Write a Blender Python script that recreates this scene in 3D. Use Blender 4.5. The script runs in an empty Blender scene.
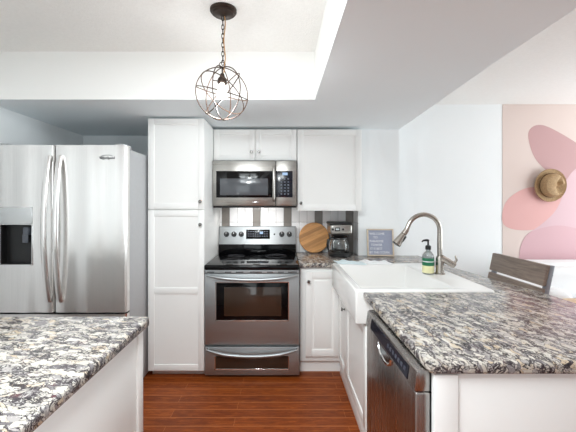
import bpy, bmesh, math, random
from mathutils import Vector, Matrix
random.seed(7)
S = bpy.context.scene
COL = S.collection
PI = math.pi

# ------------------------------------------------------------------ camera, world, lights, exposure
cam = bpy.data.cameras.new('camera'); cam.sensor_width = 36.0
cam.lens = 338.0 / 576.0 * 36.0
cam.shift_x = 7.0 / 576.0
cam.shift_y = -12.0 / 576.0
cam.clip_start = 0.05
camo = bpy.data.objects.new('camera', cam); COL.objects.link(camo)
camo.location = (0, 0, 1.4); camo.rotation_euler = (PI / 2, 0, 0)
S.camera = camo

w = bpy.data.worlds.new('world'); S.world = w; w.use_nodes = True
w.node_tree.nodes['Background'].inputs[0].default_value = (0.86, 0.93, 1.0, 1)
w.node_tree.nodes['Background'].inputs[1].default_value = 0.1

def area(name, loc, rot, sx, sy, power, col=(1, 1, 1)):
    l = bpy.data.lights.new(name, 'AREA'); l.shape = 'RECTANGLE'; l.size = sx; l.size_y = sy
    l.energy = power; l.color = col
    o = bpy.data.objects.new(name, l); COL.objects.link(o); o.location = loc; o.rotation_euler = rot
    return o
# daylight through the glass doors behind the camera and through the living-room window on the right
area('daylight_rear_left', (-1.1, -2.95, 1.25), (PI / 2, 0, 0), 1.5, 2.1, 14, (0.89, 0.97, 1.0))
area('daylight_rear_right', (1.0, -2.95, 1.25), (PI / 2, 0, 0), 1.3, 2.1, 4, (0.89, 0.97, 1.0))
area('daylight_living', (4.5, 2.1, 1.3), (PI / 2, 0, PI / 2), 2.2, 2.0, 54, (0.88, 0.97, 1.0))
# two unseen fill lamps added under the tray ceiling to lift the lower cabinets
area('overhead_fill_light', (-0.4, 0.3, 2.40), (0, 0, 0), 0.9, 0.9, 28, (0.90, 0.975, 1.0))
area('tray_fill_light', (-0.4, 0.9, 2.40), (0, 0, 0), 0.7, 0.7, 7, (0.90, 0.975, 1.0))

S.view_settings.view_transform = 'Standard'; S.view_settings.look = 'None'
S.view_settings.exposure = 0.84; S.view_settings.gamma = 1.0; S.view_settings.use_curve_mapping = False
try:
    S.cycles.max_bounces = 10; S.cycles.diffuse_bounces = 6; S.cycles.glossy_bounces = 5
    S.cycles.transmission_bounces = 8; S.cycles.caustics_refractive = False; S.cycles.caustics_reflective = False
    S.cycles.use_denoising = True; S.cycles.sample_clamp_indirect = 6
except Exception:
    pass

# ------------------------------------------------------------------ materials
def lin(c):
    c = c / 255.0
    return c / 12.92 if c <= 0.04045 else ((c + 0.055) / 1.055) ** 2.4
def rgb(r, g, b): return (lin(r), lin(g), lin(b), 1)
MATS = {}
class NT:
    def __init__(s, m): s.t = m.node_tree; s.bsdf = s.t.nodes['Principled BSDF']
    def n(s, kind, **kw):
        x = s.t.nodes.new(kind)
        for k, v in kw.items():
            if k.startswith('i_'): x.inputs[int(k[2:]) if k[2:].isdigit() else k[2:].replace('_', ' ')].default_value = v
            else: setattr(x, k, v)
        return x
    def l(s, a, b): s.t.links.new(a, b)
    def coords(s, scale=(1, 1, 1), rot=(0, 0, 0), loc=(0, 0, 0)):
        g = s.n('ShaderNodeNewGeometry'); m = s.n('ShaderNodeMapping')
        m.inputs['Scale'].default_value = scale; m.inputs['Rotation'].default_value = rot; m.inputs['Location'].default_value = loc
        s.l(g.outputs['Position'], m.inputs['Vector']); return m.outputs['Vector']
    def noise(s, vec, scale=5, detail=4, rough=0.5, dist=0.0):
        x = s.n('ShaderNodeTexNoise'); x.inputs['Scale'].default_value = scale; x.inputs['Detail'].default_value = detail
        x.inputs['Roughness'].default_value = rough; x.inputs['Distortion'].default_value = dist
        s.l(vec, x.inputs['Vector']); return x.outputs['Fac']
    def ramp(s, fac, stops, interp='LINEAR'):
        r = s.n('ShaderNodeValToRGB'); r.color_ramp.interpolation = interp
        e = r.color_ramp.elements
        while len(e) < len(stops): e.new(0.5)
        for q, (p, c) in zip(e, stops): q.position = p; q.color = c if len(c) == 4 else (*c, 1)
        s.l(fac, r.inputs['Fac']); return r.outputs['Color']
    def mix(s, fac, a, b, mode='MIX'):
        x = s.n('ShaderNodeMix', data_type='RGBA', blend_type=mode)
        for sock, v in ((x.inputs[0], fac), (x.inputs[6], a), (x.inputs[7], b)):
            if hasattr(v, 'links'): s.l(v, sock)
            else: sock.default_value = v
        return x.outputs[2]
    def bump(s, h, strength=0.2, dist=0.01):
        b = s.n('ShaderNodeBump'); b.inputs['Strength'].default_value = strength; b.inputs['Distance'].default_value = dist
        s.l(h, b.inputs['Height']); s.l(b.outputs['Normal'], s.bsdf.inputs['Normal'])

def mat(name, col=(0.8, 0.8, 0.8, 1), rough=0.5, metal=0.0, **kw):
    m = bpy.data.materials.new(name); m.use_nodes = True
    b = m.node_tree.nodes['Principled BSDF']
    b.inputs['Base Color'].default_value = col; b.inputs['Roughness'].default_value = rough; b.inputs['Metallic'].default_value = metal
    for k, v in kw.items(): b.inputs[k.replace('_', ' ')].default_value = v
    MATS[name] = m
    return m
def soft_var(name, col, rough, amount=0.03, scale=3, bump=0.0, bscale=120):
    m = mat(name, col, rough); t = NT(m); v = t.coords()
    n = t.noise(v, scale, 3)
    lo = tuple(c * (1 - amount) for c in col[:3]) + (1,)
    t.l(t.ramp(n, [(0.3, lo), (0.7, col)]), t.bsdf.inputs['Base Color'])
    if bump: t.bump(t.noise(v, bscale, 4), bump, 0.004)
    return m
wall_paint = soft_var('wall_paint', rgb(242, 245, 246), 0.7, 0.015, 2, 0.05, 300)
soffit_paint = soft_var('soffit_paint', rgb(242, 249, 252), 0.75, 0.015, 2, 0.05, 300)
tray_paint = soft_var('tray_paint', rgb(245, 245, 243), 0.7, 0.01, 2)
popcorn = soft_var('textured_ceiling', rgb(243, 242, 239), 0.9, 0.04, 60, 0.7, 110)
cab = soft_var('cabinet_white', rgb(244, 244, 242), 0.38, 0.012, 3)
inner_dark = mat('recess_dark', rgb(25, 25, 26), 0.8)
porcelain = soft_var('porcelain', rgb(236, 235, 233), 0.12, 0.01, 4)
black_gloss = mat('black_glass', rgb(9, 9, 11), 0.07, Specular_IOR_Level=0.3)
black_plastic = soft_var('black_plastic', rgb(24, 24, 25), 0.35, 0.1, 40)
dark_gasket = mat('dark_gasket', rgb(30, 30, 32), 0.6)
chrome = mat('chrome', (0.75, 0.75, 0.75, 1), 0.12, 1.0)
knob_metal = mat('knob_metal', rgb(120, 118, 115), 0.2, 1.0)
bronze = soft_var('bronze', rgb(62, 50, 44), 0.4, 0.2, 60); MATS['bronze'].node_tree.nodes['Principled BSDF'].inputs['Metallic'].default_value = 0.7
cage_metal = soft_var('aged_wire', rgb(80, 62, 52), 0.4, 0.25, 60); MATS['aged_wire'].node_tree.nodes['Principled BSDF'].inputs['Metallic'].default_value = 0.6
cord_gold = mat('cord_tan', rgb(176, 132, 84), 0.6)
grout = mat('grout', rgb(150, 150, 150), 0.8)
tile_white = soft_var('tile_white', rgb(250, 250, 251), 0.15, 0.02, 6)
tile_grey = soft_var('tile_grey', rgb(138, 132, 126), 0.18, 0.12, 14)
cloth_white = soft_var('cloth_white', rgb(240, 241, 242), 0.85, 0.04, 30, 0.4, 220)
cloth_blue = soft_var('cloth_blue', rgb(214, 228, 232), 0.85, 0.05, 30, 0.4, 220)
sofa_white = soft_var('sofa_cover', rgb(238, 238, 239), 0.85, 0.03, 6, 0.2, 200)
label_green = mat('label_green', rgb(18, 108, 72), 0.5)
label_cream = mat('label_cream', rgb(232, 228, 180), 0.5)
soap_clear = mat('soap_bottle_clear', rgb(206, 214, 214), 0.06, Transmission_Weight=0.7, IOR=1.4)
glass = mat('clear_glass', (0.92, 0.94, 0.95, 1), 0.02, Transmission_Weight=1.0, IOR=1.45)
felt = soft_var('letterboard_felt', rgb(158, 163, 182), 0.9, 0.1, 90, 0.3, 300)
letter_white = mat('letter_white', rgb(240, 240, 240), 0.5)
screen_lit = mat('display_lit', rgb(20, 26, 34), 0.2, Emission_Color=rgb(170, 200, 235), Emission_Strength=0.6)
key_print = mat('key_print', rgb(120, 126, 140), 0.5)
panel_navy = mat('panel_navy', rgb(22, 26, 38), 0.15)
painted_steel = mat('painted_steel', rgb(150, 153, 160), 0.4, 0.5)
bulb_m = mat('bulb_glow', (1, 0.95, 0.85, 1), 0.3, Emission_Color=(1, 0.93, 0.82, 1), Emission_Strength=4.0)

def steel(name, col, rough, vertical=False, bumpy=0.03):
    m = mat(name, col, rough, 1.0); t = NT(m)
    sc = (220, 220, 1.5) if vertical else (1.5, 1.5, 260)
    n = t.noise(t.coords(sc), 1.0, 3, 0.6)
    lo = tuple(c * 0.90 for c in col[:3]) + (1,)
    t.l(t.ramp(n, [(0.3, lo), (0.7, col)]), t.bsdf.inputs['Base Color'])
    r = t.n('ShaderNodeMapRange'); r.inputs['To Min'].default_value = rough * 0.85; r.inputs['To Max'].default_value = rough * 1.2
    t.l(n, r.inputs['Value']); t.l(r.outputs['Result'], t.bsdf.inputs['Roughness'])
    t.bump(n, bumpy, 0.002)
    return m
steel_fridge = steel('fridge_steel', rgb(240, 238, 236), 0.24, True)
steel_range = steel('range_steel', rgb(184, 188, 190), 0.46)
steel_mw = steel('microwave_steel', rgb(184, 181, 176), 0.28, bumpy=0.012)
steel_dw = steel('dishwasher_steel', rgb(176, 172, 169), 0.26, True)
nickel = steel('brushed_nickel', rgb(190, 184, 176), 0.25)
fridge_side_m = soft_var('fridge_side_grey', rgb(178, 179, 181), 0.45, 0.05, 60, 0.15, 200)

# hardwood: planks run along X
m = mat('cherry_floor', rgb(120, 58, 30), 0.42, Specular_IOR_Level=0.25); t = NT(m)
br = t.n('ShaderNodeTexBrick'); br.offset = 0.37; br.inputs['Scale'].default_value = 1.0
br.inputs['Brick Width'].default_value = 1.15; br.inputs['Row Height'].default_value = 0.086
br.inputs['Mortar Size'].default_value = 0.0016; br.inputs['Mortar Smooth'].default_value = 0.2; br.inputs['Bias'].default_value = 0.0
br.inputs['Color1'].default_value = rgb(96, 34, 6); br.inputs['Color2'].default_value = rgb(148, 70, 22); br.inputs['Mortar'].default_value = rgb(190, 118, 70)
t.l(t.coords((1, 1, 1), loc=(0.3, 0.02, 0)), br.inputs['Vector'])
gr = t.noise(t.coords((7, 60, 1)), 1.0, 6, 0.75, 1.0)
g2 = t.ramp(gr, [(0.34, rgb(70, 22, 2)), (0.5, rgb(134, 62, 18)), (0.66, rgb(186, 102, 42))])
sp = t.n('ShaderNodeSeparateXYZ'); t.l(t.coords((1, 1, 1), loc=(0.3, 0.02, 0)), sp.inputs[0])
pg = t.n('ShaderNodeMath', operation='PINGPONG'); pg.inputs[1].default_value = 0.043; t.l(sp.outputs['Y'], pg.inputs[0])
seam = t.ramp(pg.outputs[0], [(0.004, (0.45, 0.45, 0.45)), (0.0075, (0, 0, 0))])
t.l(t.mix(seam, t.mix(0.5, br.outputs['Color'], g2), rgb(176, 104, 56)), t.bsdf.inputs['Base Color'])
mm = t.n('ShaderNodeMath', operation='MULTIPLY'); mm.inputs[1].default_value = -1.0; t.l(br.outputs['Fac'], mm.inputs[0])
t.bump(mm.outputs[0], 0.35, 0.002)
floor_m = m

def granite(name, rot, seedloc):
    m = mat(name, rgb(180, 172, 165), 0.2, Specular_IOR_Level=0.35); t = NT(m)
    base = t.coords((1, 1, 1), loc=seedloc)
    wn = t.n('ShaderNodeTexNoise'); wn.inputs['Scale'].default_value = 17; wn.inputs['Detail'].default_value = 6; t.l(base, wn.inputs['Vector'])
    sub = t.n('ShaderNodeVectorMath', operation='SUBTRACT'); sub.inputs[1].default_value = (0.5, 0.5, 0.5); t.l(wn.outputs['Color'], sub.inputs[0])
    scl = t.n('ShaderNodeVectorMath', operation='SCALE'); scl.inputs['Scale'].default_value = 0.065; t.l(sub.outputs[0], scl.inputs[0])
    add = t.n('ShaderNodeVectorMath', operation='ADD'); t.l(base, add.inputs[0]); t.l(scl.outputs[0], add.inputs[1])
    r1 = t.n('ShaderNodeMapping'); r1.inputs['Rotation'].default_value = (0, 0, rot); t.l(add.outputs[0], r1.inputs['Vector'])
    def aniso(sx_, sy_):
        mp = t.n('ShaderNodeMapping'); mp.inputs['Scale'].default_value = (sx_, sy_, sy_); t.l(r1.outputs[0], mp.inputs['Vector']); return mp.outputs[0]
    # cream and grey crystal patches, each its own tone
    v1 = aniso(21, 62)
    vc = t.n('ShaderNodeTexVoronoi', feature='F1'); vc.inputs['Scale'].default_value = 1.0; t.l(v1, vc.inputs['Vector'])
    sp = t.n('ShaderNodeSeparateColor'); t.l(vc.outputs['Color'], sp.inputs[0])
    body = t.ramp(sp.outputs[0], [(0.0, rgb(92, 87, 90)), (0.12, rgb(138, 133, 133)), (0.30, rgb(166, 161, 157)), (0.50, rgb(186, 179, 168)), (0.80, rgb(200, 194, 185)), (0.97, rgb(186, 169, 146))])
    drift = t.noise(aniso(14, 32), 1.0, 5, 0.68)
    def lines(vec, wmul, woff, soft):
        ve = t.n('ShaderNodeTexVoronoi', feature='DISTANCE_TO_EDGE'); ve.inputs['Scale'].default_value = 1.0; t.l(vec, ve.inputs['Vector'])
        ad = t.n('ShaderNodeMath', operation='MULTIPLY_ADD'); ad.inputs[1].default_value = wmul; ad.inputs[2].default_value = woff; t.l(drift, ad.inputs[0])
        df = t.n('ShaderNodeMath', operation='SUBTRACT'); t.l(ve.outputs['Distance'], df.inputs[0]); t.l(ad.outputs[0], df.inputs[1])
        f = t.n('ShaderNodeMath', operation='MULTIPLY'); f.inputs[1].default_value = 0.92
        t.l(t.ramp(df.outputs[0], [(0.0, (1, 1, 1)), (soft, (0, 0, 0))]), f.inputs[0]); return f.outputs[0]
    tone = t.ramp(t.noise(base, 30, 3, 0.6), [(0.35, rgb(34, 30, 34)), (0.6, rgb(70, 63, 67)), (0.75, rgb(88, 54, 58))])
    c = t.mix(lines(v1, 0.6, -0.262, 0.05), body, tone)
    c = t.mix(lines(aniso(40, 140), 1.25, -0.62, 0.09), c, tone)
    n4 = t.noise(aniso(60, 150), 1.0, 3, 0.6); f4 = t.ramp(n4, [(0.34, (0.65, 0.65, 0.65)), (0.42, (0, 0, 0))])
    c = t.mix(f4, c, rgb(210, 206, 200))
    t.l(c, t.bsdf.inputs['Base Color'])
    return m
granite_left = granite('granite_left', 0.2, (1.3, 0.4, 0))
granite_right = granite('granite_right', 1.30, (0, 0, 0))

def wood(name, c1, c2, rot, scale, rough=0.45, axis='x', strips=0.0):
    m = mat(name, c1, rough); t = NT(m)
    v = t.coords((1, 1, 1), rot)
    mp = t.n('ShaderNodeMapping'); mp.inputs['Scale'].default_value = scale; t.l(v, mp.inputs['Vector'])
    n = t.noise(mp.outputs[0], 1.0, 6, 0.6, 0.8)
    c = t.ramp(n, [(0.25, c1), (0.75, c2)])
    if strips:
        sp = t.n('ShaderNodeSeparateXYZ'); t.l(v, sp.inputs[0])
        fl = t.n('ShaderNodeMath', operation='SNAP'); fl.inputs[1].default_value = strips; t.l(sp.outputs['Z'], fl.inputs[0])
        wn = t.n('ShaderNodeTexWhiteNoise', noise_dimensions='1D'); t.l(fl.outputs[0], wn.inputs['W'])
        cc = t.ramp(wn.outputs['Value'], [(0, (0.60, 0.56, 0.52)), (1, (1.15, 1.15, 1.12))])
        c = t.mix(0.9, c, cc, 'MULTIPLY')
    t.l(c, t.bsdf.inputs['Base Color'])
    return m
acacia = wood('acacia_board', rgb(178, 122, 66), rgb(222, 166, 106), (0, 0.42, 0), (6, 6, 70), 0.45, strips=0.034)
stool_wood = wood('weathered_stool_wood', rgb(104, 90, 82), rgb(152, 136, 124), (0, 0, 0), (60, 5, 60), 0.6)
light_wood = wood('light_oak', rgb(196, 168, 134), rgb(224, 200, 168), (0, 0, 0), (6, 50, 50), 0.5)
frame_wood = wood('pale_frame_wood', rgb(196, 178, 156), rgb(220, 205, 184), (0, 0, 0), (20, 20, 60), 0.6)
straw = soft_var('straw_weave', rgb(186, 154, 114), 0.8, 0.35, 90, 0.8, 160)
straw_dark = soft_var('hat_band', rgb(112, 84, 56), 0.8, 0.3, 90)
mural_base = soft_var('mural_blush', rgb(220, 203, 196), 0.75, 0.03, 1.5)
mural_mauve = soft_var('mural_mauve', rgb(192, 154, 154), 0.75, 0.05, 1.5)
mural_coral = soft_var('mural_coral', rgb(220, 171, 168), 0.75, 0.04, 1.5)
mural_lilac = soft_var('mural_lilac', rgb(212, 181, 187), 0.75, 0.05, 1.5)
mural_rose = soft_var('mural_rose', rgb(208, 170, 176), 0.75, 0.05, 1.5)

# ------------------------------------------------------------------ mesh helpers
class MB:
    def __init__(s): s.bm = bmesh.new()
    def _mi(s, faces, mi):
        for f in faces: f.material_index = mi
    def box(s, x0, x1, y0, y1, z0, z1, bev=0.0, seg=2, mi=0, mat4=None):
        b = bmesh.new(); bmesh.ops.create_cube(b, size=1.0)
        for v in b.verts:
            v.co = Vector(((x0 + x1) / 2 + v.co.x * (x1 - x0), (y0 + y1) / 2 + v.co.y * (y1 - y0), (z0 + z1) / 2 + v.co.z * (z1 - z0)))
        if bev: bmesh.ops.bevel(b, geom=b.edges[:], offset=min(bev, 0.45 * min(abs(x1 - x0), abs(y1 - y0), abs(z1 - z0))), segments=seg, profile=0.5, affect='EDGES')
        return s._merge(b, mi, mat4)
    def _merge(s, b, mi=0, mat4=None):
        if mat4 is not None: bmesh.ops.transform(b, matrix=mat4, verts=b.verts)
        bmesh.ops.recalc_face_normals(b, faces=b.faces)
        for f in b.faces: f.material_index = mi
        me = bpy.data.meshes.new('tmp'); b.to_mesh(me); b.free()
        s.bm.from_mesh(me); bpy.data.meshes.remove(me)
        return s
    def prism(s, pts, z0, z1, bev=0.0, seg=3, mi=0, mat4=None):   # pts in XY, extruded along Z
        b = bmesh.new()
        vs = [b.verts.new((p[0], p[1], z0)) for p in pts]
        f = b.faces.new(vs)
        r = bmesh.ops.extrude_face_region(b, geom=[f])
        for v in [g for g in r['geom'] if isinstance(g, bmesh.types.BMVert)]: v.co.z = z1
        if bev:
            es = [e for e in b.edges if abs(e.verts[0].co.z - e.verts[1].co.z) < 1e-6]
            bmesh.ops.bevel(b, geom=es, offset=bev, segments=seg, profile=0.5, affect='EDGES')
        return s._merge(b, mi, mat4)
    def lathe(s, prof, n=28, mi=0, mat4=None):                     # prof: (r, z) along Z axis
        b = bmesh.new(); rings = []
        for r, z in prof:
            if r < 1e-6: rings.append([b.verts.new((0, 0, z))])
            else: rings.append([b.verts.new((r * math.cos(2 * PI * k / n), r * math.sin(2 * PI * k / n), z)) for k in range(n)])
        for a, c in zip(rings, rings[1:]):
            for k in range(n):
                k2 = (k + 1) % n
                if len(a) == 1 and len(c) == 1: continue
                if len(a) == 1: b.faces.new((a[0], c[k], c[k2]))
                elif len(c) == 1: b.faces.new((a[k], c[0], a[k2]))
                else: b.faces.new((a[k], c[k], c[k2], a[k2]))
        for ring in (rings[0], rings[-1]):
            if len(ring) > 1:
                try: b.faces.new(ring)
                except ValueError: pass
        return s._merge(b, mi, mat4)
    def cyl(s, p0, p1, r, n=16, r2=None, mi=0):
        p0, p1 = Vector(p0), Vector(p1); d = p1 - p0
        M = Matrix.Translation(p0) @ d.to_track_quat('Z', 'Y').to_matrix().to_4x4()
        r2 = r if r2 is None else r2; L = d.length; c = min(0.12 * r, 0.1 * L)
        return s.lathe([(r - c, 0), (r, c), (r2, L - c), (max(r2 - c, 1e-4), L)], n, mi, M)
    def tube(s, pts, rad, n=10, closed=False, mi=0):
        pts = [Vector(p) for p in pts]; N = len(pts); rads = rad if isinstance(rad, (list, tuple)) else [rad] * N
        b = bmesh.new(); rings = []; up = None
        for i, p in enumerate(pts):
            a = pts[(i - 1) % N] if (closed or i > 0) else p; c = pts[(i + 1) % N] if (closed or i < N - 1) else p
            tg = (c - a).normalized()
            if up is None:
                up = Vector((0, 0, 1)) if abs(tg.z) < 0.9 else Vector((0, 1, 0))
            up = (up - tg * up.dot(tg)).normalized(); sd = tg.cross(up)
            rings.append([b.verts.new(p + (up * math.cos(2 * PI * k / n) + sd * math.sin(2 * PI * k / n)) * rads[i]) for k in range(n)])
        for i in range(N if closed else N - 1):
            A, B = rings[i], rings[(i + 1) % N]
            off = 0
            if closed and i == N - 1:
                off = min(range(n), key=lambda o: (A[0].co - B[o].co).length)
            for k in range(n): b.faces.new((A[k], A[(k + 1) % n], B[(k + 1 + off) % n], B[(k + off) % n]))
        if not closed: b.faces.new(rings[0]); b.faces.new(rings[-1])
        return s._merge(b, mi)
    def build(s, name, mats, parent=None, smooth=True, origin=None):
        org = Vector(origin) if origin is not None else Vector((0, 0, 0))
        if parent is not None:
            r = parent
            while r.parent: r = r.parent
            org = r.location.copy()
        bmesh.ops.translate(s.bm, verts=s.bm.verts, vec=-org)
        me = bpy.data.meshes.new(name); s.bm.to_mesh(me); s.bm.free()
        for mm_ in (mats if isinstance(mats, (list, tuple)) else [mats]): me.materials.append(mm_)
        if smooth:
            for p in me.polygons: p.use_smooth = True
            me.set_sharp_from_angle(angle=math.radians(35))
        o = bpy.data.objects.new(name, me); COL.objects.link(o)
        if parent is not None: o.parent = parent
        else: o.location = org
        return o

def thing(name, label, cat, loc, group=None):
    o = bpy.data.objects.new(name, None); COL.objects.link(o); o.empty_display_size = 0.1
    o.location = loc; o['label'] = label; o['category'] = cat
    if group: o['group'] = group
    return o
def tag(o, label, cat, group=None):
    o['label'] = label; o['category'] = cat
    if group: o['group'] = group
    return o
def struct(name, mb, m, smooth=False):
    o = mb.build(name, m, smooth=smooth); o['kind'] = 'structure'; return o
def B(*a, **k): return MB().box(*a, **k)
def text_mesh(body, size, M, depth, m, name, parent, align='LEFT'):
    cu = bpy.data.curves.new('txt', 'FONT'); cu.body = body; cu.size = size; cu.extrude = depth; cu.align_x = align
    cu.resolution_u = 2; cu.space_line = 1.0
    tmp = bpy.data.objects.new('txt', cu); COL.objects.link(tmp)
    bpy.context.view_layer.update()
    me = bpy.data.meshes.new_from_object(tmp); bpy.data.objects.remove(tmp); bpy.data.curves.remove(cu)
    me.transform(M)
    mb = MB(); mb.bm.from_mesh(me); bpy.data.meshes.remove(me)
    return mb.build(name, m, parent, smooth=False)
def facing(x, y, z, sx=1.0):   # text/emblem plane facing -Y at a point
    return Matrix.Translation((x, y, z)) @ Matrix.Rotation(PI / 2, 4, 'X') @ Matrix.Diagonal((sx, 1, 1, 1))

def shaker(face, u0, u1, v0, v1, stile=0.055, th=0.02, rec=0.006, mids=(), raised=False):
    """a panelled door; face maps (u, v, w) to the room, w = 0 is its back plane"""
    b = MB()
    def bx(a0, a1, c0, c1, w0, w1, bev):
        p, q = Vector(face(a0, c0, w0)), Vector(face(a1, c1, w1))
        b.box(min(p.x, q.x), max(p.x, q.x), min(p.y, q.y), max(p.y, q.y), min(p.z, q.z), max(p.z, q.z), bev, 2)
    bx(u0 + 0.01, u1 - 0.01, v0 + 0.01, v1 - 0.01, 0, th - rec, 0)
    bx(u0, u0 + stile, v0, v1, 0, th, 0.0022); bx(u1 - stile, u1, v0, v1, 0, th, 0.0022)
    bx(u0 + stile - 0.002, u1 - stile + 0.002, v0, v0 + stile, 0, th - 0.0002, 0.0022)
    bx(u0 + stile - 0.002, u1 - stile + 0.002, v1 - stile, v1, 0, th - 0.0002, 0.0022)
    for q in mids: bx(u0 + stile - 0.002, u1 - stile + 0.002, q - stile / 2, q + stile / 2, 0, th - 0.0002, 0.0022)
    if raised: bx(u0 + stile + 0.018, u1 - stile - 0.018, v0 + stile + 0.018, v1 - stile - 0.018, 0, th - 0.001, 0.004)
    return b
def knob(face, u, v, th, r=0.014):
    b = MB(); p0 = Vector(face(u, v, th)); p1 = Vector(face(u, v, th + 0.03)); d = (p1 - p0)
    M = Matrix.Translation(p0) @ d.to_track_quat('Z', 'Y').to_matrix().to_4x4()
    b.lathe([(0, 0), (r * .7, 0), (r * .7, .002), (r * .4, .004), (r * .36, .014), (r * .8, .018), (r, .023), (r * .85, .028), (0, .030)], 20, 0, M)
    return b

# ------------------------------------------------------------------ the room
CZ, UZ, BW = 2.105, 2.428, 3.49          # soffit height, ceiling height, back wall
struct('floor', B(-2.2, 4.8, -3.2, 3.7, -0.06, 0.0), floor_m)
struct('ceiling', B(-2.2, 4.8, -3.2, 3.7, UZ, UZ + 0.06), popcorn)
struct('wall_back', B(-2.2, 4.8, BW, BW + 0.12, 0, UZ), wall_paint)
struct('wall_left', B(-2.16, -2.04, -3.2, BW, 0, UZ), wall_paint)
b = MB(); b.box(4.6, 4.72, -3.2, 0.5, 0, UZ); b.box(4.6, 4.72, 3.3, BW, 0, UZ); b.box(4.6, 4.72, 0.5, 3.3, 0, 0.25); b.box(4.6, 4.72, 0.5, 3.3, 2.35, UZ)
struct('wall_right', b, wall_paint)
b = MB(); b.box(-2.04, -1.85, -3.12, -3.0, 0, UZ); b.box(1.65, 4.6, -3.12, -3.0, 0, UZ); b.box(-1.85, 1.65, -3.12, -3.0, 2.35, UZ); b.box(-1.85, 1.65, -3.12, -3.0, 0, 0.15)
struct('wall_rear', b, wall_paint)
# lowered ceiling around the lit tray
b = MB(); b.prism([(-2.04, BW), (-2.04, 2.28), (0.229, 2.28), (0.229, -3.0), (1.05, -3.0), (1.065, 1.7), (1.117, 3.2), (1.117, BW)], CZ, UZ)
o = struct('ceiling_soffit', b, [soffit_paint, tray_paint])
for p in o.data.polygons:
    if p.normal.z > -0.5 and p.center.y < 2.3 and p.center.x < 0.5: p.material_index = 1
struct('wall_pier', B(0.737, 1.117, 3.2, BW, 0, CZ), wall_paint)
struct('trim_pier', B(1.117, 4.6, BW - 0.014, BW, 0, 0.10, 0.003), cab)

# tiled splashback: vertical white tiles with a grey column every fourth
b = MB(); b.box(-0.617, 0.737, 3.422, BW, 0.90, 1.42); b.box(0.7355, 0.737, 3.2, 3.422, 0.90, 1.36)
cw, ch = 0.0783, 0.152
for i in range(-1, 19):
    x0 = -0.597 + cw * i; x1 = x0 + cw - 0.0025
    x0c, x1c = max(x0, -0.617), min(x1, 0.735)
    if x1c - x0c < 0.01: continue
    for j in range(4):
        z0 = 0.914 + ch * j; z1 = min(z0 + ch - 0.0025, 1.42)
        b.box(x0c, x1c, 3.416, 3.424, z0, z1, 0.0015, 1, 2 if i % 4 == 0 else 1)
for k in range(3):
    for j in range(3): b.box(0.729, 0.736, 3.2 + cw * k, 3.2 + cw * (k + 1) - 0.0025 - (0.02 if k == 2 else 0), 0.914 + ch * j, 0.914 + ch * (j + 1) - 0.0025 - (0.012 if j == 2 else 0), 0.0015, 1, 1)
o = b.build('trim_backsplash', [grout, tile_white, tile_grey], smooth=False); o['kind'] = 'structure'

# ------------------------------------------------------------------ fridge
fr = thing('refrigerator', 'tall stainless french door refrigerator with curved handles and a water dispenser', 'refrigerator', (-1.54, 2.8, 0))
FX0, FXS, FX1, FF, FT = -2.025, -1.592, -1.085, 2.365, 1.813
B(FX0, FX1 - 0.004, FF + 0.075, 3.22, 0.02, FT - 0.02, 0.006).build('body', fridge_side_m, fr)
B(FX0 + 0.02, FX1 - 0.02, FF + 0.05, FF + 0.09, 0.0, 0.09, 0.004).build('kick_grille', dark_gasket, fr)
B(FX0 + 0.01, FX1 - 0.01, FF + 0.058, FF + 0.078, 0.10, FT - 0.01).build('gasket', dark_gasket, fr)
def fridge_door(x0, x1, hole=None, zlo=0.640, zhi=FT):
    """gently bowed door front as a grid, with an optional opening for the dispenser"""
    b = MB(); bm = b.bm; N = 48
    z0, z1 = zlo, zhi
    xs = [x0 + (x1 - x0) * k / N for k in range(N + 1)]; zs = [z0, z1]
    if hole: xs = sorted(set([x for x in xs if not (hole[0] - 0.012 < x < hole[0] + 0.012 or hole[1] - 0.012 < x < hole[1] + 0.012)] + [hole[0], hole[1]])); zs = [z0, hole[2], hole[3], z1]
    def fy(x):
        u = (x - x0) / (x1 - x0) * 2 - 1
        return FF + 0.006 * u * u + 0.0028 * math.sin(u * 8.0 + x0) + 0.012 * max(0, (abs(u) - 0.955) / 0.045) ** 2
    F = [[bm.verts.new((x, fy(x), z)) for z in zs] for x in xs]; K = [[bm.verts.new((x, FF + 0.06, z)) for z in zs] for x in xs]
    nx, nz = len(xs), len(zs)
    for i in range(nx - 1):
        for j in range(nz - 1):
            inh = hole and hole[0] - 1e-6 <= xs[i] and xs[i + 1] <= hole[1] + 1e-6 and j == 1
            if not inh: bm.faces.new((F[i][j], F[i + 1][j], F[i + 1][j + 1], F[i][j + 1]))
            bm.faces.new((K[i][j], K[i][j + 1], K[i + 1][j + 1], K[i + 1][j]))
        bm.faces.new((F[i][0], K[i][0], K[i + 1][0], F[i + 1][0])); bm.faces.new((F[i][-1], F[i + 1][-1], K[i + 1][-1], K[i][-1]))
    for j in range(nz - 1):
        bm.faces.new((F[0][j], F[0][j + 1], K[0][j + 1], K[0][j])); bm.faces.new((F[-1][j], K[-1][j], K[-1][j + 1], F[-1][j + 1]))
    bmesh.ops.recalc_face_normals(bm, faces=bm.faces)
    return b
HX0, HX1, HZ0, HZ1 = -1.965, -1.742, 0.975, 1.255
fd = fridge_door(FX0, FXS - 0.003, (HX0, HX1, HZ0, HZ1)).build('door', steel_fridge, fr)
rd = fridge_door(FXS + 0.003, FX1).build('door', steel_fridge, fr)
fz = fridge_door(FX0, FX1, None, 0.10, 0.628).build('freezer_drawer', steel_fridge, fr)
b = MB(); b.tube([(FX0 + 0.08, FF + 0.01, 0.565), (FX0 + 0.09, FF - 0.04, 0.565), (FX0 + 0.13, FF - 0.055, 0.565), (FX1 - 0.13, FF - 0.055, 0.565), (FX1 - 0.09, FF - 0.04, 0.565), (FX1 - 0.08, FF + 0.01, 0.565)], 0.013, 12); b.build('handle', steel_fridge, fz)
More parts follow.
